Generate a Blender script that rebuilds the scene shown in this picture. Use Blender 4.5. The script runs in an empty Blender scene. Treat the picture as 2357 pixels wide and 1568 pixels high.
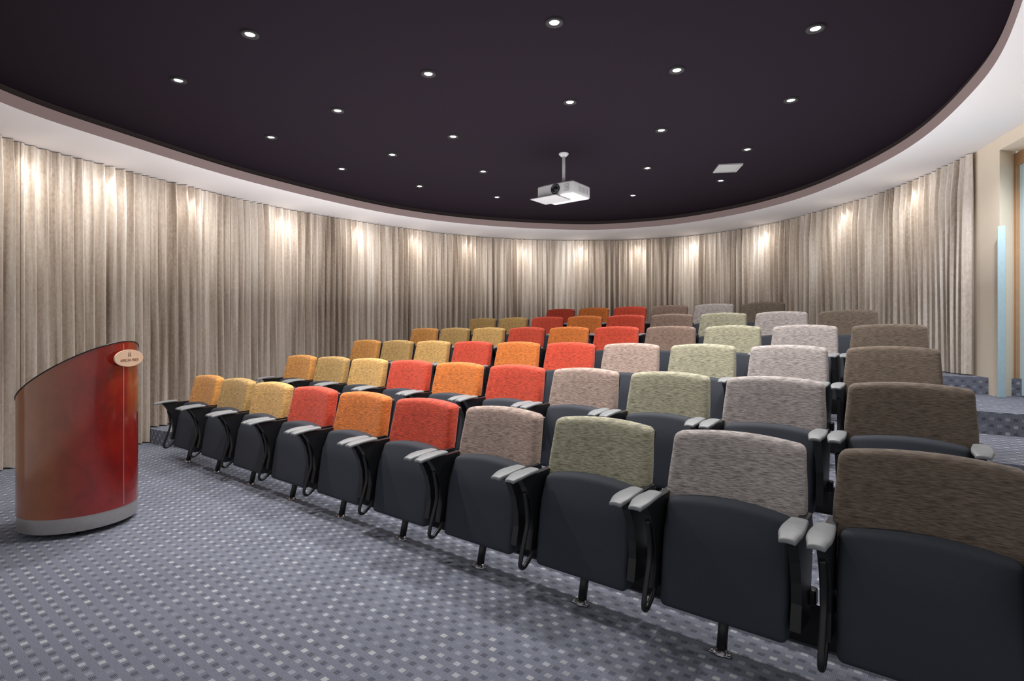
import bpy, bmesh, math, random
from mathutils import Vector, Matrix, noise
random.seed(3)
sc = bpy.context.scene
try:
    sc.view_settings.view_transform = 'Standard'
except Exception: pass
COL = sc.collection
CT, ST = 0.6211, 0.7837
TH = math.atan2(CT, -ST)
EYE = 1.3
SOF = 3.17
CEIL = 3.33
def P(D, t): return (D*CT - t*ST, D*ST + t*CT)
def DT(x, y): return (x*CT + y*ST, -x*ST + y*CT)

# ---------------------------------------------------------------- materials
def srgb(r, g, b):
    def c(v):
        v /= 255.0
        return v/12.92 if v <= 0.04045 else ((v+0.055)/1.055)**2.4
    return (c(r), c(g), c(b), 1)
def newmat(name):
    m = bpy.data.materials.new(name); m.use_nodes = True
    return m, m.node_tree.nodes, m.node_tree.links, m.node_tree.nodes["Principled BSDF"]
def simple(name, col, rough=0.5, metal=0.0, coat=0.0, nscale=60, namt=0.12, bump=0.0, emit=None, es=0):
    m, N, L, b = newmat(name)
    tc = N.new("ShaderNodeTexCoord"); no = N.new("ShaderNodeTexNoise")
    no.inputs["Scale"].default_value = nscale; no.inputs["Detail"].default_value = 3
    L.new(tc.outputs["Object"], no.inputs["Vector"])
    mx = N.new("ShaderNodeMix"); mx.data_type = 'RGBA'
    mx.inputs[6].default_value = tuple(c*(1-namt) for c in col[:3])+(1,)
    mx.inputs[7].default_value = tuple(min(1, c*(1+namt)) for c in col[:3])+(1,)
    L.new(no.outputs["Fac"], mx.inputs[0]); L.new(mx.outputs[2], b.inputs["Base Color"])
    b.inputs["Roughness"].default_value = rough; b.inputs["Metallic"].default_value = metal
    b.inputs["Coat Weight"].default_value = coat
    b.inputs["Coat Roughness"].default_value = 0.08
    if bump:
        bp = N.new("ShaderNodeBump"); bp.inputs["Strength"].default_value = bump; bp.inputs["Distance"].default_value = 0.002
        L.new(no.outputs["Fac"], bp.inputs["Height"]); L.new(bp.outputs[0], b.inputs["Normal"])
    if emit:
        b.inputs["Emission Color"].default_value = emit; b.inputs["Emission Strength"].default_value = es
    return m
def fabric(name, col):
    m, N, L, b = newmat(name)
    tc = N.new("ShaderNodeTexCoord")
    def nz(sc_, det, dist):
        mp = N.new("ShaderNodeMapping"); mp.inputs["Scale"].default_value = sc_
        L.new(tc.outputs["Object"], mp.inputs["Vector"])
        no = N.new("ShaderNodeTexNoise"); no.inputs["Scale"].default_value = 1.0; no.inputs["Detail"].default_value = det
        no.inputs["Distortion"].default_value = dist
        L.new(mp.outputs[0], no.inputs["Vector"]); return no.outputs["Fac"]
    a = nz((32, 32, 280), 3, 0.25)
    rp = N.new("ShaderNodeValToRGB")
    rp.color_ramp.elements[0].position = 0.30; rp.color_ramp.elements[1].position = 0.68
    rp.color_ramp.elements[0].color = tuple(c_*0.42 for c_ in col[:3])+(1,)
    rp.color_ramp.elements[1].color = tuple(min(1, c_*1.5) for c_ in col[:3])+(1,)
    L.new(a, rp.inputs[0]); L.new(rp.outputs[0], b.inputs["Base Color"])
    b.inputs["Roughness"].default_value = 0.85; b.inputs["Sheen Weight"].default_value = 0.15
    bp = N.new("ShaderNodeBump"); bp.inputs["Strength"].default_value = 0.5; bp.inputs["Distance"].default_value = 0.0015
    L.new(a, bp.inputs["Height"]); L.new(bp.outputs[0], b.inputs["Normal"])
    return m

def carpet():
    m, N, L, b = newmat("patterned_carpet")
    tc = N.new("ShaderNodeTexCoord")
    def dot(v):
        n = N.new("ShaderNodeVectorMath"); n.operation = 'DOT_PRODUCT'; n.inputs[1].default_value = v
        L.new(tc.outputs["Object"], n.inputs[0]); return n.outputs["Value"]
    def M(op, a, bb=None, c=None):
        n = N.new("ShaderNodeMath"); n.operation = op
        for i, v in enumerate((a, bb, c)):
            if v is None: continue
            if isinstance(v, (int, float)): n.inputs[i].default_value = v
            else: L.new(v, n.inputs[i])
        return n.outputs[0]
    u = M('DIVIDE', dot((-ST, CT, 0)), 0.046); v = M('DIVIDE', dot((CT, ST, 1)), 0.054)
    u = M('ADD', u, 500.0); v = M('ADD', v, 500.0)
    fu = M('FRACT', u); fv = M('FRACT', v); iu = M('FLOOR', u); iv = M('FLOOR', v)
    du = M('ABSOLUTE', M('SUBTRACT', fu, 0.5)); dv = M('ABSOLUTE', M('SUBTRACT', fv, 0.5))
    sq = M('MULTIPLY', M('LESS_THAN', du, 0.29), M('LESS_THAN', dv, 0.21))
    par = M('MODULO', M('ADD', iu, iv), 2.0)
    odd = M('GREATER_THAN', par, 0.5)
    light = M('MULTIPLY', sq, M('SUBTRACT', 1.0, odd))
    hatch = M('GREATER_THAN', M('FRACT', M('MULTIPLY', fv, 11.0)), 0.4)
    dark = M('MULTIPLY', M('MULTIPLY', sq, odd), hatch)
    wn = N.new("ShaderNodeTexWhiteNoise"); wn.noise_dimensions = '2D'
    cb = N.new("ShaderNodeCombineXYZ"); L.new(iu, cb.inputs[0]); L.new(iv, cb.inputs[1]); L.new(cb.outputs[0], wn.inputs["Vector"])
    rnd = M('MULTIPLY_ADD', wn.outputs["Value"], 0.5, 0.06)
    rib = M('MULTIPLY', M('GREATER_THAN', M('FRACT', M('MULTIPLY', fu, 8.0)), 0.5), 0.16)
    no = N.new("ShaderNodeTexNoise"); no.inputs["Scale"].default_value = 300; no.inputs["Detail"].default_value = 2
    L.new(tc.outputs["Object"], no.inputs["Vector"])
    no2 = N.new("ShaderNodeTexNoise"); no2.inputs["Scale"].default_value = 2.0
    L.new(tc.outputs["Object"], no2.inputs["Vector"])
    base = N.new("ShaderNodeMix"); base.data_type = 'RGBA'
    base.inputs[6].default_value = srgb(60, 64, 78); base.inputs[7].default_value = srgb(132, 137, 152)
    L.new(M('ADD', rib, M('MULTIPLY_ADD', no.outputs["Fac"], 1.8, M('MULTIPLY_ADD', no2.outputs["Fac"], 0.3, -0.62))), base.inputs[0])
    m1 = N.new("ShaderNodeMix"); m1.data_type = 'RGBA'; m1.inputs[7].default_value = srgb(196, 198, 200)
    L.new(base.outputs[2], m1.inputs[6]); L.new(M('MULTIPLY', light, rnd), m1.inputs[0])
    m2 = N.new("ShaderNodeMix"); m2.data_type = 'RGBA'; m2.inputs[7].default_value = srgb(34, 36, 46)
    L.new(m1.outputs[2], m2.inputs[6]); L.new(M('MULTIPLY', dark, 0.8), m2.inputs[0])
    L.new(m2.outputs[2], b.inputs["Base Color"])
    b.inputs["Roughness"].default_value = 0.95
    bp = N.new("ShaderNodeBump"); bp.inputs["Strength"].default_value = 0.5; bp.inputs["Distance"].default_value = 0.003
    L.new(no.outputs["Fac"], bp.inputs["Height"]); L.new(bp.outputs[0], b.inputs["Normal"])
    return m

def curtain_mat():
    m, N, L, b = newmat("champagne_satin")
    uv = N.new("ShaderNodeUVMap"); uv.uv_map = "UVMap"
    def nz(sx, sy, det, dist=0.0):
        mp = N.new("ShaderNodeMapping"); mp.inputs["Scale"].default_value = (sx, sy, 1)
        L.new(uv.outputs[0], mp.inputs["Vector"])
        n = N.new("ShaderNodeTexNoise"); n.inputs["Scale"].default_value = 1; n.inputs["Detail"].default_value = det
        n.inputs["Distortion"].default_value = dist
        L.new(mp.outputs[0], n.inputs["Vector"]); return n.outputs["Fac"]
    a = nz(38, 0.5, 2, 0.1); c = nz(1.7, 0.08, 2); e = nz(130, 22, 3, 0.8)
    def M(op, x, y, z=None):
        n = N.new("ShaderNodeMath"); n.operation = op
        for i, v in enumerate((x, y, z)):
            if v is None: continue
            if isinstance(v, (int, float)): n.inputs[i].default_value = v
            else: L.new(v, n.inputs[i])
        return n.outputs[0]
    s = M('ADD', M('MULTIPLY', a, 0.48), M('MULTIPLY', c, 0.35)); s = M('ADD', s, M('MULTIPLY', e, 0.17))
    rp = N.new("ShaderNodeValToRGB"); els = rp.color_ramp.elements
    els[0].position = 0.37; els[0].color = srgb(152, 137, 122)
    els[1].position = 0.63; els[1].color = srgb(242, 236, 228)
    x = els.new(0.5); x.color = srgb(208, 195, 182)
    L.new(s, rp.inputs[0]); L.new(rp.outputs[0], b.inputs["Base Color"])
    b.inputs["Roughness"].default_value = 0.36
    b.inputs["Sheen Weight"].default_value = 0.1
    bp = N.new("ShaderNodeBump"); bp.inputs["Strength"].default_value = 0.2; bp.inputs["Distance"].default_value = 0.003
    L.new(e, bp.inputs["Height"]); L.new(bp.outputs[0], b.inputs["Normal"])
    return m

M_carpet = carpet()
M_curtain = curtain_mat()
M_black = simple("matte_dark_ceiling", srgb(28, 20, 29), 0.95, namt=0.04)
M_black.node_tree.nodes["Principled BSDF"].inputs["Specular IOR Level"].default_value = 0.1
M_white = simple("white_plaster", srgb(236, 234, 236), 0.85, namt=0.02)
M_pink = simple("taupe_fascia", srgb(146, 128, 126), 0.8, namt=0.03)
M_lip = simple("dark_fascia_lip", srgb(50, 40, 40), 0.8)
M_cream = simple("cream_plaster", srgb(232, 218, 198), 0.85, namt=0.03, nscale=8)
M_seat = simple("charcoal_upholstery", srgb(44, 49, 59), 0.8, nscale=300, namt=0.25, bump=0.2)
M_plastic = simple("black_plastic", srgb(22, 23, 26), 0.42)
M_riser_shade = simple("black_riser_lining", srgb(20, 20, 26), 0.8)  # near-black colour paints the deep shade under the seat rows
M_pad = simple("grey_arm_plastic", srgb(126, 129, 132), 0.45, metal=0.0)
M_chrome = simple("chrome", srgb(160, 160, 164), 0.3, metal=1.0)
M_steel = simple("brushed_steel_band", srgb(190, 186, 182), 0.3, metal=0.75)
M_glow = simple("lamp_glow", (1, 1, 1, 1), 0.5, emit=(1, 0.97, 0.93, 1), es=12)
M_rim = simple("black_lamp_rim", srgb(10, 8, 10), 0.7)
M_pwhite = simple("white_casing", srgb(200, 200, 202), 0.4)
M_tray = simple("grey_tray", srgb(164, 164, 167), 0.5)
M_vent = simple("vent_paint", srgb(150, 150, 150), 0.6)
M_dark = simple("dark_grille", srgb(34, 34, 38), 0.3)
M_lgrey = simple("light_grey_grille", srgb(150, 150, 154), 0.5)
M_glass = simple("lens_glass", srgb(20, 24, 34), 0.05, coat=1)
M_oak = simple("honey_timber", srgb(180, 142, 106), 0.5, nscale=12, namt=0.15)
M_blue = simple("pale_blue_panel", srgb(172, 198, 208), 0.3)
M_day = simple("daylit_frosted_glass", srgb(180, 200, 208), 0.3, emit=srgb(180, 200, 208), es=0.15)  # slight emission stands in for daylight beyond the door
M_sign = simple("tan_sign", srgb(226, 196, 170), 0.4)
M_ink = simple("bronze_lettering", srgb(160, 126, 100), 0.5)

def wood():
    m, N, L, b = newmat("glossy_mahogany")
    tc = N.new("ShaderNodeTexCoord"); mp = N.new("ShaderNodeMapping"); mp.inputs["Scale"].default_value = (9, 9, 6)
    L.new(tc.outputs["Object"], mp.inputs["Vector"])
    no = N.new("ShaderNodeTexNoise"); no.inputs["Scale"].default_value = 1; no.inputs["Detail"].default_value = 7
    no.inputs["Distortion"].default_value = 0.3; no.inputs["Roughness"].default_value = 0.6
    L.new(mp.outputs[0], no.inputs["Vector"])
    def ramp(cols):
        rp = N.new("ShaderNodeValToRGB"); e = rp.color_ramp.elements
        e[0].position = 0.3; e[0].color = cols[0]; e[1].position = 0.75; e[1].color = cols[2]
        x = e.new(0.5); x.color = cols[1]; L.new(no.outputs["Fac"], rp.inputs[0]); return rp.outputs[0]
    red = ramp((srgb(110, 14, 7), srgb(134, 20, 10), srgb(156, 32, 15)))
    brn_reflection = ramp((srgb(136, 74, 38), srgb(146, 82, 42), srgb(156, 90, 48)))
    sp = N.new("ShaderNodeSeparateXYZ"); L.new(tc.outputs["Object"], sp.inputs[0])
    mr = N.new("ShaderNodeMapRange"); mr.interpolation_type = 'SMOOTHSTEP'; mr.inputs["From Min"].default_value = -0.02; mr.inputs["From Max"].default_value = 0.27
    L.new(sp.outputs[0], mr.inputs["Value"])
    mx = N.new("ShaderNodeMix"); mx.data_type = 'RGBA'; L.new(mr.outputs[0], mx.inputs[0]); L.new(brn_reflection, mx.inputs[6]); L.new(red, mx.inputs[7])  # curtain reflection painted into the veneer: brown side blends to red
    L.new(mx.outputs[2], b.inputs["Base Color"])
    b.inputs["Roughness"].default_value = 0.35; b.inputs["Coat Weight"].default_value = 1.0
    b.inputs["Coat Roughness"].default_value = 0.14
    return m
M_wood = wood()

# ---------------------------------------------------------------- helpers
def obj(name, bm, mat, smooth=True, parent=None, kind=None, link=True):
    me = bpy.data.meshes.new(name); bm.normal_update(); bm.to_mesh(me); bm.free()
    if mat: me.materials.append(mat)
    if smooth:
        for p in me.polygons: p.use_smooth = True
    o = bpy.data.objects.new(name, me)
    if link: COL.objects.link(o)
    if parent: o.parent = parent
    if kind: o["kind"] = kind
    return o
def axis(h, r, mids):
    c = [-h, -h+0.12*r, -h+0.32*r, -h+0.6*r, -h+r]
    inner = [-h+r+(2*h-2*r)*i/(mids+1) for i in range(1, mids+1)]
    return c+inner+[-v for v in reversed(c)]
def rbox(bm, w, d, h, r, mids=(4, 1, 4), fn=None, cen=(0, 0, 0)):
    hs = (w/2, d/2, h/2); r = min(r, min(hs)*0.98)
    ax = [axis(hs[i], r, mids[i]) for i in range(3)]
    cache = {}
    def vert(p):
        k = tuple(round(c, 6) for c in p)
        if k in cache: return cache[k]
        inn = Vector([max(-(hs[i]-r), min(hs[i]-r, p[i])) for i in range(3)])
        dv = Vector(p)-inn
        q = inn+dv.normalized()*r if dv.length > 0 else Vector(p)
        q += Vector(cen)
        if fn: q = Vector(fn(q))
        v = bm.verts.new(q); cache[k] = v; return v
    for a in range(3):
        b_, c_ = (a+1) % 3, (a+2) % 3
        for sgn in (-1, 1):
            for i in range(len(ax[b_])-1):
                for j in range(len(ax[c_])-1):
                    vs = []
                    for (ii, jj) in ((i, j), (i+1, j), (i+1, j+1), (i, j+1)):
                        p = [0, 0, 0]; p[a] = sgn*hs[a]; p[b_] = ax[b_][ii]; p[c_] = ax[c_][jj]
                        vs.append(vert(p))
                    if sgn < 0: vs.reverse()
                    try: bm.faces.new(vs)
                    except ValueError: pass
def box(bm, x0, x1, y0, y1, z0, z1):
    vs = [bm.verts.new((x, y, z)) for x in (x0, x1) for y in (y0, y1) for z in (z0, z1)]
    for f in ((0, 1, 3, 2), (4, 6, 7, 5), (0, 4, 5, 1), (2, 3, 7, 6), (0, 2, 6, 4), (1, 5, 7, 3)):
        bm.faces.new([vs[i] for i in f])
def prism(bm, pts, z0, z1):
    a = [bm.verts.new((p[0], p[1], z0)) for p in pts]; b = [bm.verts.new((p[0], p[1], z1)) for p in pts]
    bm.faces.new(list(reversed(a))); bm.faces.new(b)
    n = len(pts)
    for i in range(n): bm.faces.new((a[i], a[(i+1) % n], b[(i+1) % n], b[i]))
def tube(bm, pts, r, seg=10, closed=False, flat=1.0):
    rings = []; n = len(pts); pts = [Vector(p) for p in pts]
    for i, p in enumerate(pts):
        if closed: T = (pts[(i+1) % n]-pts[i-1]).normalized()
        else: T = (pts[min(i+1, n-1)]-pts[max(i-1, 0)]).normalized()
        ref = Vector((1, 0, 0)) if abs(T.x) < 0.8 else Vector((0, 0, 1))
        s2 = T.cross(ref).normalized(); s1 = s2.cross(T).normalized()
        rings.append([bm.verts.new(p+(s1*math.cos(2*math.pi*k/seg)*flat+s2*math.sin(2*math.pi*k/seg))*r) for k in range(seg)])
    m = n if closed else n-1
    for i in range(m):
        A, B = rings[i], rings[(i+1) % n]
        for k in range(seg): bm.faces.new((A[k], A[(k+1) % seg], B[(k+1) % seg], B[k]))
    if not closed:
        bm.faces.new(list(reversed(rings[0]))); bm.faces.new(rings[-1])
def lathe(bm, prof, seg=32, cen=(0, 0, 0)):
    rings = []
    for (r, z) in prof:
        rings.append([bm.verts.new((cen[0]+r*math.cos(2*math.pi*k/seg), cen[1]+r*math.sin(2*math.pi*k/seg), cen[2]+z)) for k in range(seg)])
    for i in range(len(rings)-1):
        for k in range(seg): bm.faces.new((rings[i][k], rings[i][(k+1) % seg], rings[i+1][(k+1) % seg], rings[i+1][k]))
    return rings
def catmull(pts, closed=False, n=24):
    out = []; m = len(pts); rng = m if closed else m-1
    for i in range(rng):
        if closed: p = [pts[(i+k-1) % m] for k in range(4)]
        else: p = [pts[max(0, min(m-1, i+k-1))] for k in range(4)]
        for j in range(n):
            t = j/n
            out.append(tuple(0.5*((2*p[1][a])+(-p[0][a]+p[2][a])*t+(2*p[0][a]-5*p[1][a]+4*p[2][a]-p[3][a])*t*t+(-p[0][a]+3*p[1][a]-3*p[2][a]+p[3][a])*t**3) for a in (0, 1)))
    if not closed: out.append(tuple(pts[-1]))
    return out
def empty(name, loc, rot=0):
    e = bpy.data.objects.new(name, None); e.location = loc; e.rotation_euler = (0, 0, rot)
    e.empty_display_size = 0.2; COL.objects.link(e); return e
def smooth(a, b, x):
    t = max(0, min(1, (x-a)/(b-a))); return t*t*(3-2*t)

# ---------------------------------------------------------------- room plan
wall_pts = [(-4.75, 3.0), (-4.93, 4.1), (-4.84, 5.14), (-4.59, 5.86), (-4.35, 6.40), (-3.62, 7.82), (-2.70, 8.92), (-1.21, 10.2), (0.185, 10.77),
            (1.41, 10.92), (2.76, 10.72), (3.80, 10.07), (4.49, 9.02), (4.88, 7.42), (4.88, 6.28), (4.75, 5.60)]
rest = [(4.57, 4.85), (4.4, 4.2), (4.1, 3.2), (3.5, 1.9), (2.4, 0.7), (1.0, -0.2), (-0.6, -0.5), (-2.2, -0.1), (-3.5, 0.7), (-4.35, 1.8)]
outer = catmull(wall_pts+rest, True)
inner = catmull([(-4.14, 4.39), (-3.86, 5.32), (-3.16, 6.83), (-1.91, 8.50), (-0.5, 9.42), (1.20, 9.83), (2.3, 9.60), (3.07, 9.10), (3.73, 8.22), (4.06, 7.1), (4.01, 5.54), (3.53, 4.12),
                 (2.92, 3.12), (2.14, 2.2), (1.2, 1.3), (0, 0.8), (-1.3, 0.8), (-2.6, 1.4), (-3.6, 2.4), (-4.05, 3.4)], True)
C0 = (0.2, 5.6)
def radial(curve, th):
    dx, dy = math.cos(th), math.sin(th); best = 0
    n = len(curve)
    for i in range(n):
        ax_, ay = curve[i][0]-C0[0], curve[i][1]-C0[1]; bx, by = curve[(i+1) % n][0]-C0[0], curve[(i+1) % n][1]-C0[1]
        ca = dx*ay-dy*ax_; cb = dx*by-dy*bx
        if ca*cb <= 0 and ca != cb:
            k = ca/(ca-cb); x = ax_+k*(bx-ax_); y = ay+k*(by-ay); s = x*dx+y*dy
            if s > best: best = s
    return best
NA = 220
TT = [2*math.pi*i/NA for i in range(NA)]
Ro = [radial(outer, t) for t in TT]; Ri = [radial(inner, t) for t in TT]
def pt(i, r): return (C0[0]+math.cos(TT[i])*r, C0[1]+math.sin(TT[i])*r)
bm = bmesh.new()
A = [bm.verts.new((*pt(i, Ri[i]), SOF)) for i in range(NA)]; B = [bm.verts.new((*pt(i, Ro[i]+0.18), SOF)) for i in range(NA)]
for i in range(NA):
    j = (i+1) % NA; bm.faces.new((A[i], A[j], B[j], B[i]))
o = obj("ceiling", bm, M_white, kind="structure")
def band(name, r0, z0, r1, z1, mat):
    bm = bmesh.new()
    A = [bm.verts.new((*pt(i, Ri[i]+r0), z0)) for i in range(NA)]; B = [bm.verts.new((*pt(i, Ri[i]+r1), z1)) for i in range(NA)]
    for i in range(NA):
        j = (i+1) % NA; bm.faces.new((A[i], A[j], B[j], B[i]))
    return obj(name, bm, mat, kind="structure")
band("trim_1", 0.0, SOF, -0.01, SOF+0.10, M_pink)
band("trim_2", 0.0, SOF+0.095, 0.02, CEIL, M_lip)
bm = bmesh.new(); bm.faces.new([bm.verts.new((*pt(i, Ri[i]+0.03), CEIL)) for i in range(NA)])
obj("ceiling", bm, M_black, smooth=False, kind="structure")

# floor tiers
base = [2.55, 3.88, 4.97, 6.06, 7.15]
RB = [0, 0.6, 0.57, 0.46, 0.0]
LB = [0.17, 0.41, 0.41, 0.41, 0.41]
def edge(k, t):
    return base[k]-RB[k]*(1-smooth(-0.25, 0.05, t))-LB[k]*smooth(6.3, 7.3, t)
def level(x, y):
    D, t = DT(x, y); z = 0
    for k in range(5):
        if D > edge(k, t): z = 0.172*(k+1)
    return z
bound = []
for i in range(NA):
    ext = 0.2
    a = TT[i]
    if -1.2 < (a if a < math.pi else a-2*math.pi) < 0.02: ext = 1.0
    bound.append(pt(i, Ro[i]+ext))
bm = bmesh.new(); prism(bm, bound, -0.1, 0.0)
obj("floor", bm, M_carpet, smooth=False, kind="structure")
for k in range(5):
    ins = []
    for p in bound:
        D, t = DT(*p); ins.append(D > edge(k, t))
    start = next(i for i in range(NA) if ins[i] and not ins[i-1])
    seq = []; i = start
    while ins[i % NA]:
        seq.append(bound[i % NA]); i += 1
    t0 = DT(*seq[0])[1]; t1 = DT(*seq[-1])[1]
    m = 160; e = []
    for j in range(m+1):
        t = t1+(t0-t1)*j/m; e.append(P(edge(k, t), t))
    bm = bmesh.new(); prism(bm, seq+e[1:-1], 0.172*k, 0.172*(k+1))
    obj("floor", bm, M_carpet, smooth=False, kind="structure")
    bm = bmesh.new(); prv = None
    for j in range(41):
        t = 0.06+6.2*j/40; q = P(edge(k, t)-0.004, t)
        cur = (bm.verts.new((*q, 0.172*k+0.001)), bm.verts.new((*q, 0.172*(k+1)-0.001)))
        if prv: bm.faces.new((prv[0], cur[0], cur[1], prv[1]))
        prv = cur
    obj("trim_%d" % (k+3), bm, M_riser_shade, kind="structure")  # dark strip over the carpet riser, standing in for shade beneath chairs

# wall path and curtains
path = catmull(wall_pts, False, 30)
cum = [0]
for i in range(1, len(path)): cum.append(cum[-1]+math.dist(path[i], path[i-1]))
LEN = cum[-1]
def at(s):
    s = max(0, min(LEN, s)); lo, hi = 0, len(cum)-1
    while hi-lo > 1:
        mid = (lo+hi)//2
        if cum[mid] <= s: lo = mid
        else: hi = mid
    k = (s-cum[lo])/max(1e-9, cum[hi]-cum[lo])
    return (path[lo][0]+k*(path[hi][0]-path[lo][0]), path[lo][1]+k*(path[hi][1]-path[lo][1]))
def nrm(s):
    a, b = at(s-0.08), at(s+0.08); dx, dy = b[0]-a[0], b[1]-a[1]; l = math.hypot(dx, dy)
    return (dy/l, -dx/l)   # inward
bm = bmesh.new(); prev = None
for i in range(241):
    s = LEN*i/240; p = at(s); n = nrm(s); q = (p[0]-n[0]*0.17, p[1]-n[1]*0.17)
    cur = (bm.verts.new((*q, 0)), bm.verts.new((*q, SOF)))
    if prev: bm.faces.new((prev[0], cur[0], cur[1], prev[1]))
    prev = cur
obj("wall_back", bm, M_cream, kind="structure")

def nz(x, y=0, z=0): return noise.noise(Vector((x, y, z)))
NP = 8
rows = 15
for c in range(NP):
    s0, s1 = LEN*c/NP+0.002, LEN*(c+1)/NP-0.002
    cols = int((s1-s0)/0.0055)
    bm = bmesh.new(); uvl = bm.loops.layers.uv.new("UVMap"); grid = []; st = []
    for i in range(cols+1):
        s = s0+(s1-s0)*i/cols; p = at(s); n = nrm(s); zb = level(p[0]+n[0]*0.03, p[1]+n[1]*0.03)+0.012
        colv = []
        edgef = min(1, min(s-s0, s1-s)/0.04)
        for j in range(rows+1):
            f = j/rows
            z = zb+(SOF-0.008-zb)*f
            top = smooth(2.75, 3.15, z)
            ph = 2*math.pi*s/0.104+3.2*nz(s*0.9, 3.1)+2.2*nz(s*2.6, z*0.15, 7)+0.25*nz(s*6, z*0.6, 2)
            a = (0.064+0.06*nz(s*4.1, 11, z*0.1))*(1-0.4*top)
            cusp = 2*abs(math.sin(ph/2))**1.35-1
            d = a*cusp+0.003*nz(s*25, z*0.5, 5)+0.022*nz(s*3.7, z*0.5, 9)
            tx = 0.008*math.sin(ph)
            d = d*edgef
            q = (p[0]+n[0]*d-n[1]*tx*edgef, p[1]+n[1]*d+n[0]*tx*edgef, z)
            colv.append(bm.verts.new(q)); st.append((s, z))
        grid.append(colv)
    bm.verts.index_update()
    for i in range(cols):
        for j in range(rows):
            f = bm.faces.new((grid[i][j], grid[i+1][j], grid[i+1][j+1], grid[i][j+1]))
            for lp, (a, b) in zip(f.loops, ((i, j), (i+1, j), (i+1, j+1), (i, j+1))):
                lp[uvl].uv = st[a*(rows+1)+b]
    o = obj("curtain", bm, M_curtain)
    o["label"] = "floor-length champagne satin curtain with gathered vertical folds"; o["category"] = "curtain"; o["group"] = "curtains around the oval wall"

# right wall, recess and doorway
bm = bmesh.new(); prism(bm, [(4.85, 5.78), (4.66, 5.19), (4.93, 5.31), (5.08, 5.75)], 0, SOF)
obj("wall_right", bm, M_cream, smooth=False, kind="structure")
bm = bmesh.new(); prism(bm, [(4.66, 5.19), (4.38, 4.20), (4.78, 4.10), (4.98, 5.25)], 3.05, SOF)
obj("wall_right", bm, M_cream, smooth=False, kind="structure")
bm = bmesh.new(); prism(bm, [(4.38, 4.20), (3.4, 1.6), (3.6, 1.5), (4.6, 4.1)], 0, SOF)
obj("wall_right", bm, M_cream, smooth=False, kind="structure")
de = empty("door_1", (4.9, 5.25, 0.688)); de["kind"] = "structure"
def along(u, off):
    a = Vector((4.895, 5.295)); b = Vector((4.62, 4.15)); d = (b-a).normalized(); n = Vector((-d.y, d.x))
    q = a+d*u+n*off; return (q.x-4.9, q.y-5.25)
bm = bmesh.new()
for (u0, u1, z0, z1) in ((0, 0.03, 0, 2.36), (0.03, 1.1, 2.24, 2.36), (1.02, 1.1, 0, 2.24)):
    prism(bm, [along(u0, 0), along(u1, 0), along(u1, 0.08), along(u0, 0.08)], z0, z1)
obj("door_frame", bm, M_oak, smooth=False, parent=de)
bm = bmesh.new(); prism(bm, [along(0.03, 0.03), along(1.02, 0.03), along(1.02, 0.05), along(0.03, 0.05)], 0.01, 2.24)
obj("door_glass", bm, M_day, smooth=False, parent=de)
bm = bmesh.new(); rbox(bm, 0.018, 0.06, 1.62, 0.006, (0, 1, 4), cen=(0, 0, 0.81))
o = obj("display_panel", bm, M_blue); o.location = (4.605, 5.11, 0.69); o.rotation_euler = (0, 0, math.radians(66))
o["label"] = "tall slim pale blue panel standing beside the cream door recess"; o["category"] = "panel"

# ---------------------------------------------------------------- chair prototype
def back_fn(q):
    x, y, z = q; k = (z-0.42)
    top = smooth(0.6, 0.86, z)
    z2 = z-0.27*x*x*top
    wx = x*(1.02-0.045*top)
    return (wx, y+0.32*x*x-0.20*k, z2)
bm = bmesh.new(); rbox(bm, 0.555, 0.09, 0.43, 0.030, (8, 1, 6), back_fn, (0, 0.0, 0.65)); me_back = bm
def shell_fn(q):
    x, y, z = q; top = smooth(0.6, 0.86, z); return (x, y+0.32*x*x-0.20*(z-0.42), z-0.28*x*x*top)
def seat_fn(q):
    x, y, z = q
    top = smooth(0.42, 0.6, z)
    return (x*(1-0.08*max(0, 0.3-z)), y-0.15*(z-0.40)-0.03*top, z-0.40*x*x*top)
def pad_fn(q):
    x, y, z = q
    fr = smooth(0.285, 0.352, y)
    wd = 0.78+0.22*smooth(0.12, 0.26, y)-0.30*fr
    return (x*wd, y, z-1.1*max(0, y-0.22)**2-0.5*max(0, 0.15-y)**2+0.004*(1-(x/0.04)**2))
def half_side(bm, x):
    pts = [(-0.02, 0.588), (0.28, 0.582), (0.24, 0.53), (0.205, 0.46), (0.185, 0.38), (0.18, 0.30), (0.20, 0.205), (0.03, 0.19), (0.0, 0.30), (-0.03, 0.42), (-0.05, 0.52)]
    a = [bm.verts.new((x-0.018, p[0], p[1])) for p in pts]; b = [bm.verts.new((x+0.018, p[0], p[1])) for p in pts]
    bm.faces.new(a); bm.faces.new(list(reversed(b))); n = len(pts)
    for i in range(n): bm.faces.new((a[(i+1) % n], a[i], b[i], b[(i+1) % n]))

protos = {}
def bake(key, bm, mat, name, sm=True):
    me = bpy.data.meshes.new(name); bmesh.ops.recalc_face_normals(bm, faces=bm.faces); bm.to_mesh(me); bm.free(); me.materials.append(mat)
    for p in me.polygons: p.use_smooth = sm
    protos[key] = me
COLS = {
 "brown": (srgb(100, 87, 75), "dark brown"), "grey": (srgb(166, 158, 155), "warm light grey"), "green": (srgb(160, 157, 134), "sage green"),
 "taupe": (srgb(172, 150, 139), "taupe"), "umber": (srgb(130, 108, 96), "umber"), "red": (srgb(204, 70, 44), "red"), "orange": (srgb(216, 118, 46), "orange"),
 "yellow": (srgb(208, 165, 98), "mustard yellow"), "khaki": (srgb(184, 149, 90), "khaki gold"), "gold": (srgb(218, 150, 76), "golden orange")}
tmp = bpy.data.meshes.new("backrest"); bmesh.ops.recalc_face_normals(me_back, faces=me_back.faces); me_back.to_mesh(tmp); me_back.free()
for p in tmp.polygons: p.use_smooth = True
backs = {}
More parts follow.
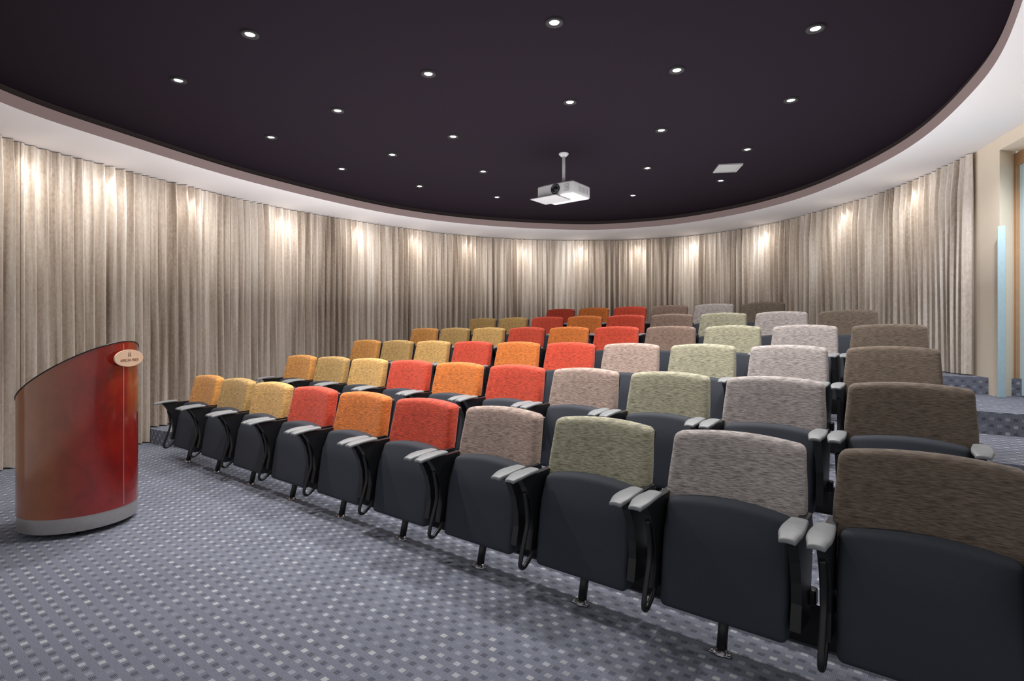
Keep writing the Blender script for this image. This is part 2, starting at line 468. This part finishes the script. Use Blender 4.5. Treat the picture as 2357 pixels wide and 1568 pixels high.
for k, (c, _) in COLS.items():
    me = tmp.copy(); me.name = "backrest"; me.materials.append(fabric("woven_fabric_"+k, c)); backs[k] = me
bm = bmesh.new(); rbox(bm, 0.52, 0.03, 0.54, 0.014, (8, 0, 6), shell_fn, (0, -0.055, 0.575)); bake("shell", bm, M_plastic, "back_shell")
bm = bmesh.new(); rbox(bm, 0.505, 0.105, 0.46, 0.026, (8, 1, 6), seat_fn, (0, 0.10, 0.365)); bake("seat", bm, M_seat, "seat")
bm = bmesh.new(); rbox(bm, 0.082, 0.215, 0.017, 0.008, (4, 10, 0), pad_fn, (0, 0.245, 0.598)); bake("pad", bm, M_pad, "armrest")
bm = bmesh.new(); half_side(bm, 0); bake("side", bm, M_plastic, "side_frame", False)
bm = bmesh.new()
loop = catmull([(0.225, 0.50), (0.21, 0.44), (0.202, 0.38), (0.205, 0.33), (0.225, 0.27), (0.248, 0.205), (0.262, 0.155), (0.252, 0.13), (0.225, 0.13), (0.18, 0.16), (0.15, 0.20), (0.13, 0.25)], False, 5)
tube(bm, [(0.002, y, z) for (y, z) in loop], 0.010, 8, False, 1.2); bake("loop", bm, M_plastic, "support_bracket")
bm = bmesh.new(); rbox(bm, 0.64, 0.05, 0.06, 0.008, (1, 0, 0), None, (0, 0.0, 0.27)); bake("beam", bm, M_plastic, "support_beam")
bm = bmesh.new(); tube(bm, [(0, 0.02, 0.26), (0, 0.07, 0.18), (0, 0.12, 0.10), (0, 0.14, 0.02)], 0.021, 12); bake("leg", bm, M_plastic, "leg")
bm = bmesh.new(); lathe(bm, [(0.0001, 0.02), (0.022, 0.02), (0.026, 0.010), (0.031, 0.006), (0.032, 0.0), (0.0001, 0.0)], 20, (0, 0.145, 0))
rbox(bm, 0.085, 0.03, 0.010, 0.004, (0, 0, 0), None, (0, 0.155, 0.005))
lathe(bm, [(0.0001, 0.018), (0.008, 0.016), (0.008, 0.008)], 10, (0.034, 0.155, 0)); lathe(bm, [(0.0001, 0.018), (0.008, 0.016), (0.008, 0.008)], 10, (-0.034, 0.155, 0))
bake("foot", bm, M_chrome, "foot_bracket")

ROWS = [
 (0.047, .656, "brown grey green taupe red orange red yellow khaki gold"),
 (0.142, .655, "brown grey green taupe red orange red yellow khaki gold"),
 (0.279, .662, "brown grey green taupe red orange red yellow khaki gold"),
 (0.367, .654, "brown grey green umber red orange red yellow khaki gold"),
 (0.80, .6525, "brown grey green umber red orange red khaki khaki"),
 (1.91, .657, "brown grey umber red orange red")]
RN = ["front", "second", "third", "fourth", "fifth", "rearmost"]
for r, (t0, pitch, cols) in enumerate(ROWS):
    D = 2.40+1.09*r
    for n, ck in enumerate(cols.split()):
        x, y = P(D, t0+pitch*n); z = 0.172*r
        e = empty("auditorium_chair", (x, y, z), TH)
        e["label"] = f"{COLS[ck][1]} fabric auditorium chair with folded charcoal seat, {RN[r]} row"
        e["category"] = "chair"; e["group"] = "auditorium chairs in tiered rows"
        def add(name, me, dx=0, par=e):
            q = bpy.data.objects.new(name, me); q.location = (dx, 0, 0); q.parent = par; COL.objects.link(q); return q
        add("backrest", backs[ck])["label"] = f"{COLS[ck][1]} woven fabric backrest"
        add("back_shell", protos["shell"]); add("seat", protos["seat"]); add("support_beam", protos["beam"])
        lg = add("leg", protos["leg"]); add("foot_bracket", protos["foot"], par=lg)["label"] = "chrome foot bracket"
        for sg in (-1, 1):
            sf = add("side_frame", protos["side"], sg*0.281)
            add("armrest", protos["pad"], sg*0.003, par=sf)
            if sg > 0: add("support_bracket", protos["loop"], par=sf)

# ---------------------------------------------------------------- lectern
LX, LY, R = -2.955, 3.715, 0.328
le = empty("lectern", (LX, LY, 0)); le["label"] = "glossy red mahogany cylindrical lectern with slanted top and steel base"; le["category"] = "lectern"
def ztop(x): return 1.035+0.64*x
seg = 96
bm = bmesh.new(); rings = []
for j in range(9):
    ring = []
    for k in range(seg):
        a = 2*math.pi*k/seg; x, y = R*math.cos(a), R*math.sin(a); z = 0.13+(ztop(x)-0.13)*j/8
        ring.append(bm.verts.new((x, y, z)))
    rings.append(ring)
for rr, dz in ((R-0.02, 0.0), (R-0.02, -0.03)):
    rings.append([bm.verts.new((rr*math.cos(2*math.pi*k/seg), rr*math.sin(2*math.pi*k/seg), ztop(rr*math.cos(2*math.pi*k/seg))+dz)) for k in range(seg)])
for i in range(len(rings)-1):
    for k in range(seg): bm.faces.new((rings[i][k], rings[i][(k+1) % seg], rings[i+1][(k+1) % seg], rings[i+1][k]))
bm.faces.new(list(reversed(rings[0])))
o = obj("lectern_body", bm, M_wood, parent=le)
md = o.modifiers.new("e", 'EDGE_SPLIT'); md.split_angle = math.radians(35)
bm = bmesh.new(); bm.faces.new([bm.verts.new(((R-0.02)*math.cos(2*math.pi*k/seg), (R-0.02)*math.sin(2*math.pi*k/seg), ztop((R-0.02)*math.cos(2*math.pi*k/seg))-0.028)) for k in range(seg)])
obj("reading_surface", bm, M_dark, smooth=False, parent=le)
bm = bmesh.new()
tubepts = [((R+0.001)*math.cos(2*math.pi*k/seg), (R+0.001)*math.sin(2*math.pi*k/seg), ztop(R*math.cos(2*math.pi*k/seg))) for k in range(seg)]
tube(bm, tubepts, 0.004, 6, True); obj("top_edging", bm, M_dark, parent=le)
bm = bmesh.new(); lathe(bm, [(0.0001, 0.035), (R-0.006, 0.035), (R-0.004, 0.04), (R-0.004, 0.13), (R-0.02, 0.132)], seg); o = obj("base_band", bm, M_steel, parent=le)
md = o.modifiers.new("e", 'EDGE_SPLIT'); md.split_angle = math.radians(35)
for a in (0.6, 2.2, 3.9, 5.3):
    bm = bmesh.new(); cx, cy = 0.27*math.cos(a), 0.27*math.sin(a)
    tube(bm, [(cx-0.012, cy, 0.02), (cx+0.012, cy, 0.02)], 0.02, 14); rbox(bm, 0.035, 0.03, 0.02, 0.006, (0, 0, 0), None, (cx, cy, 0.034)); obj("castor", bm, M_plastic, parent=le)
aS = math.radians(-7)
bm = bmesh.new(); rbox(bm, 0.005, 0.006, 1.09, 0.002, (0, 0, 1), None, (0, 0, 0.685)); o = obj("seam_strip", bm, M_steel, parent=le)
o.location = ((R+0.001)*math.cos(aS), (R+0.001)*math.sin(aS), 0.0); o.rotation_euler = (0, 0, aS)
an = math.radians(0)
bm = bmesh.new(); n = 48; pa, pb = 0.138, 0.058
f0 = [bm.verts.new((pa*math.cos(2*math.pi*k/n), pb*math.sin(2*math.pi*k/n), 0)) for k in range(n)]
f1 = [bm.verts.new((pa*math.cos(2*math.pi*k/n), pb*math.sin(2*math.pi*k/n), 0.008)) for k in range(n)]
bm.faces.new(list(reversed(f0))); bm.faces.new(f1)
for k in range(n): bm.faces.new((f0[k], f0[(k+1) % n], f1[(k+1) % n], f1[k]))
sg = obj("name_plate", bm, M_sign, smooth=False, parent=le); sg["label"] = "cream oval name plate with bronze lettering"
sg.matrix_local = Matrix.Translation(((R+0.010)*math.cos(an), (R+0.010)*math.sin(an)-0.01, 1.13)) @ Matrix.Rotation(an+math.pi/2, 4, 'Z') @ Matrix.Rotation(math.pi/2, 4, 'X')
def text(s, size, loc, par, name="lettering"):
    cu = bpy.data.curves.new(name, 'FONT'); cu.body = s; cu.size = size; cu.align_x = 'CENTER'; cu.align_y = 'CENTER'; cu.extrude = 0.0008
    t = bpy.data.objects.new(name+"_src", cu); COL.objects.link(t); bpy.context.view_layer.update()
    me = bpy.data.meshes.new_from_object(t.evaluated_get(bpy.context.evaluated_depsgraph_get())); bpy.data.objects.remove(t)
    me.materials.clear(); me.materials.append(M_ink); q = bpy.data.objects.new(name, me); COL.objects.link(q); q.parent = par; q.location = loc; return q
text("AFRICAN PRIDE", 0.025, (0, -0.014, 0.009), sg)
bm = bmesh.new()
for dx in (-0.008, 0.008):
    v = [bm.verts.new((dx-0.006, 0.012, 0.0095)), bm.verts.new((dx+0.006, 0.012, 0.0095)), bm.verts.new((dx+0.002, 0.042, 0.0095)), bm.verts.new((dx-0.002, 0.042, 0.0095))]; bm.faces.new(v)
obj("emblem", bm, M_ink, smooth=False, parent=sg)

# ---------------------------------------------------------------- ceiling downlights
LP = [(-1.776, 3.68), (.276, 3.54), (2.017, 3.61), (-2.672, 4.35), (-.653, 4.24), (1.269, 4.18), (-1.586, 4.94), (.508, 4.76), (2.424, 4.72), (-2.49, 5.61), (-.606, 5.59),
      (1.49, 5.42), (-1.357, 6.16), (-2.097, 6.69), (-.362, 6.80), (2.592, 5.98), (1.66, 6.66), (2.771, 7.21), (-1.273, 7.48), (-.223, 8.08), (1.778, 7.98)]
bm = bmesh.new(); lathe(bm, [(0.030, -0.002), (0.038, -0.012), (0.050, -0.014), (0.058, -0.010), (0.060, 0.0)], 32); bake("rim", bm, M_rim, "lamp_rim")
bm = bmesh.new(); lathe(bm, [(0.0001, -0.009), (0.02, -0.009), (0.031, -0.005)], 28); bake("bulb", bm, M_glow, "lamp_lens")
for (x, y) in LP:
    e = empty("ceiling_downlight", (x, y, CEIL)); e["label"] = "small round recessed downlight with black rim, glowing white"; e["category"] = "ceiling light"; e["group"] = "recessed ceiling downlights"
    for nm, k in (("lamp_rim", "rim"), ("lamp_lens", "bulb")):
        q = bpy.data.objects.new(nm, protos[k]); q.parent = e; COL.objects.link(q)
    ld = bpy.data.lights.new("downlight_beam", 'SPOT'); ld.energy = 145 if y < 4.5 else (95 if y < 6.1 else 56); ld.spot_size = math.radians(125); ld.spot_blend = 0.9; ld.shadow_soft_size = 0.06; ld.color = (1, 0.96, 0.93)
    lo = bpy.data.objects.new("downlight_beam", ld); lo.location = (0, 0, -0.03); lo.parent = e; COL.objects.link(lo)

# curtain wash: narrow scallop lamps, plus wide spots added as unseen fill
WP = [(-4.93, 4.3), (-4.76, 5.35), (-4.52, 6.05), (-4.11, 6.87), (-3.44, 8.06), (-2.61, 8.99), (-1.82, 9.74), (-.857, 10.34), (.185, 10.77), (1.37, 10.92), (2.45, 10.79), (3.51, 10.3), (4.39, 9.27), (4.82, 7.76), (4.89, 6.49)]
for i, (x, y) in enumerate(WP):
    best = min(range(200), key=lambda k: math.dist(at(LEN*k/199), (x, y))); s = LEN*best/199; p = at(s); n = nrm(s)
    for (off, tilt, en, size, rad) in ((0.16, 0.12, 12, 96, 0.03), (0.62, 0.80, 42, 130, 0.10)):
        ld = bpy.data.lights.new("curtain_washer", 'SPOT'); ld.energy = en; ld.spot_size = math.radians(size); ld.spot_blend = 1.0; ld.shadow_soft_size = rad; ld.color = (1, 0.97, 0.93)
        lo = bpy.data.objects.new("curtain_washer", ld); lo.location = (p[0]+n[0]*off, p[1]+n[1]*off, SOF-0.015)
        d = Vector((-n[0]*tilt, -n[1]*tilt, -1)); lo.rotation_euler = d.to_track_quat('-Z', 'Y').to_euler(); COL.objects.link(lo)

# vent
bm = bmesh.new()
for (x0, x1, y0, y1) in ((-.14, .14, -.16, -.138), (-.14, .14, .138, .16), (-.14, -.118, -.138, .138), (.118, .14, -.138, .138)): box(bm, x0, x1, y0, y1, -0.015, 0)
box(bm, -.118, .118, -.138, .138, -0.008, 0)
o = obj("ceiling_vent", bm, M_vent, smooth=False); o.location = (2.645, 6.66, CEIL); o.rotation_euler = (0, 0, math.radians(-8))
o["label"] = "square white air vent panel set in the dark ceiling"; o["category"] = "vent"

# projector
PX, PY = 0.585, 6.14
PZ = 2.81
pe = empty("projector", (PX, PY, PZ), TH); pe["label"] = "white ceiling-mounted projector on a short pole"; pe["category"] = "projector"
bm = bmesh.new(); rbox(bm, 0.48, 0.36, 0.145, 0.022, (4, 4, 1), lambda q: (q[0], q[1]+0.02*(1-(q[0]/0.24)**2)*(q[1] > 0), q[2]), (0, 0, 0.0725)); body = obj("projector_body", bm, M_pwhite, parent=pe)
bm = bmesh.new()
def ring_y(bm, prof, cx, cz, seg=28):
    rs = []
    for (r, y) in prof: rs.append([bm.verts.new((cx+r*math.cos(2*math.pi*k/seg), y, cz+r*math.sin(2*math.pi*k/seg))) for k in range(seg)])
    for i in range(len(rs)-1):
        for k in range(seg): bm.faces.new((rs[i][k], rs[i][(k+1) % seg], rs[i+1][(k+1) % seg], rs[i+1][k]))
ring_y(bm, [(0.057, 0.19), (0.057, 0.206), (0.048, 0.212), (0.044, 0.200), (0.038, 0.196), (0.037, 0.214), (0.033, 0.216), (0.03, 0.202)], -0.02, 0.075); obj("lens_barrel", bm, M_dark, parent=pe)
bm = bmesh.new(); ring_y(bm, [(0.031, 0.203), (0.02, 0.208), (0.0001, 0.21)], -0.02, 0.075); obj("projector_lens", bm, M_glass, parent=pe)
bm = bmesh.new()
for i in range(7): box(bm, -0.243, -0.2395, -0.12+i*0.03, -0.112+i*0.03, 0.04, 0.10)
obj("side_grille", bm, M_lgrey, smooth=False, parent=pe)
bm = bmesh.new()
for i in range(6): box(bm, -0.19, -0.12, 0.19, 0.1945, 0.035+i*0.014, 0.039+i*0.014)
obj("front_grille", bm, M_lgrey, smooth=False, parent=pe)
bm = bmesh.new(); rbox(bm, 0.34, 0.30, 0.012, 0.004, (0, 0, 0), None, (0.10, 0.12, -0.008)); obj("mounting_tray", bm, M_tray, parent=pe)
bm = bmesh.new(); tube(bm, [(0, 0, 0.15), (0, 0, 0.35), (0, 0, CEIL-PZ)], 0.018, 16); lathe(bm, [(0.0001, 0.0), (0.03, 0.0), (0.055, 0.025), (0.055, 0.035)], 24, (0, 0, CEIL-PZ-0.035))
rbox(bm, 0.16, 0.14, 0.02, 0.006, (0, 0, 0), None, (0, 0, 0.153)); obj("ceiling_mount", bm, M_pwhite, parent=pe)

# ---------------------------------------------------------------- light
w = bpy.data.worlds.new("World"); sc.world = w; w.use_nodes = True
w.node_tree.nodes["Background"].inputs[0].default_value = (1, 0.98, 0.97, 1); w.node_tree.nodes["Background"].inputs[1].default_value = 0.5
ld = bpy.data.lights.new("soft_uplight", 'AREA'); ld.energy = 230; ld.shape = 'ELLIPSE'; ld.size = 7.0; ld.size_y = 7.0; ld.color = (1, 0.98, 0.98)  # unseen area lamp added to brighten the white soffit
lo = bpy.data.objects.new("soft_uplight", ld); lo.location = (0.2, 5.6, 1.75); lo.rotation_euler = (math.pi, 0, 0); COL.objects.link(lo)
ld = bpy.data.lights.new("landing_light", 'SPOT'); ld.energy = 120; ld.spot_size = math.radians(110); ld.spot_blend = 0.8; ld.shadow_soft_size = 0.06; ld.color = (0.97, 0.97, 1.0)  # spot added to brighten the doorway and side steps
lo = bpy.data.objects.new("landing_light", ld); lo.location = (4.0, 4.3, 3.1); lo.rotation_euler = Vector((0.5, 0.6, -1.8)).to_track_quat('-Z', 'Y').to_euler(); COL.objects.link(lo)

cam = bpy.data.cameras.new("camera"); cam.sensor_width = 36; cam.lens = 1250/2357*36; cam.shift_y = -17/2357; cam.clip_start = 0.05
co = bpy.data.objects.new("camera", cam); co.location = (0, 0, EYE); co.rotation_euler = (math.pi/2, 0, 0); COL.objects.link(co); sc.camera = co
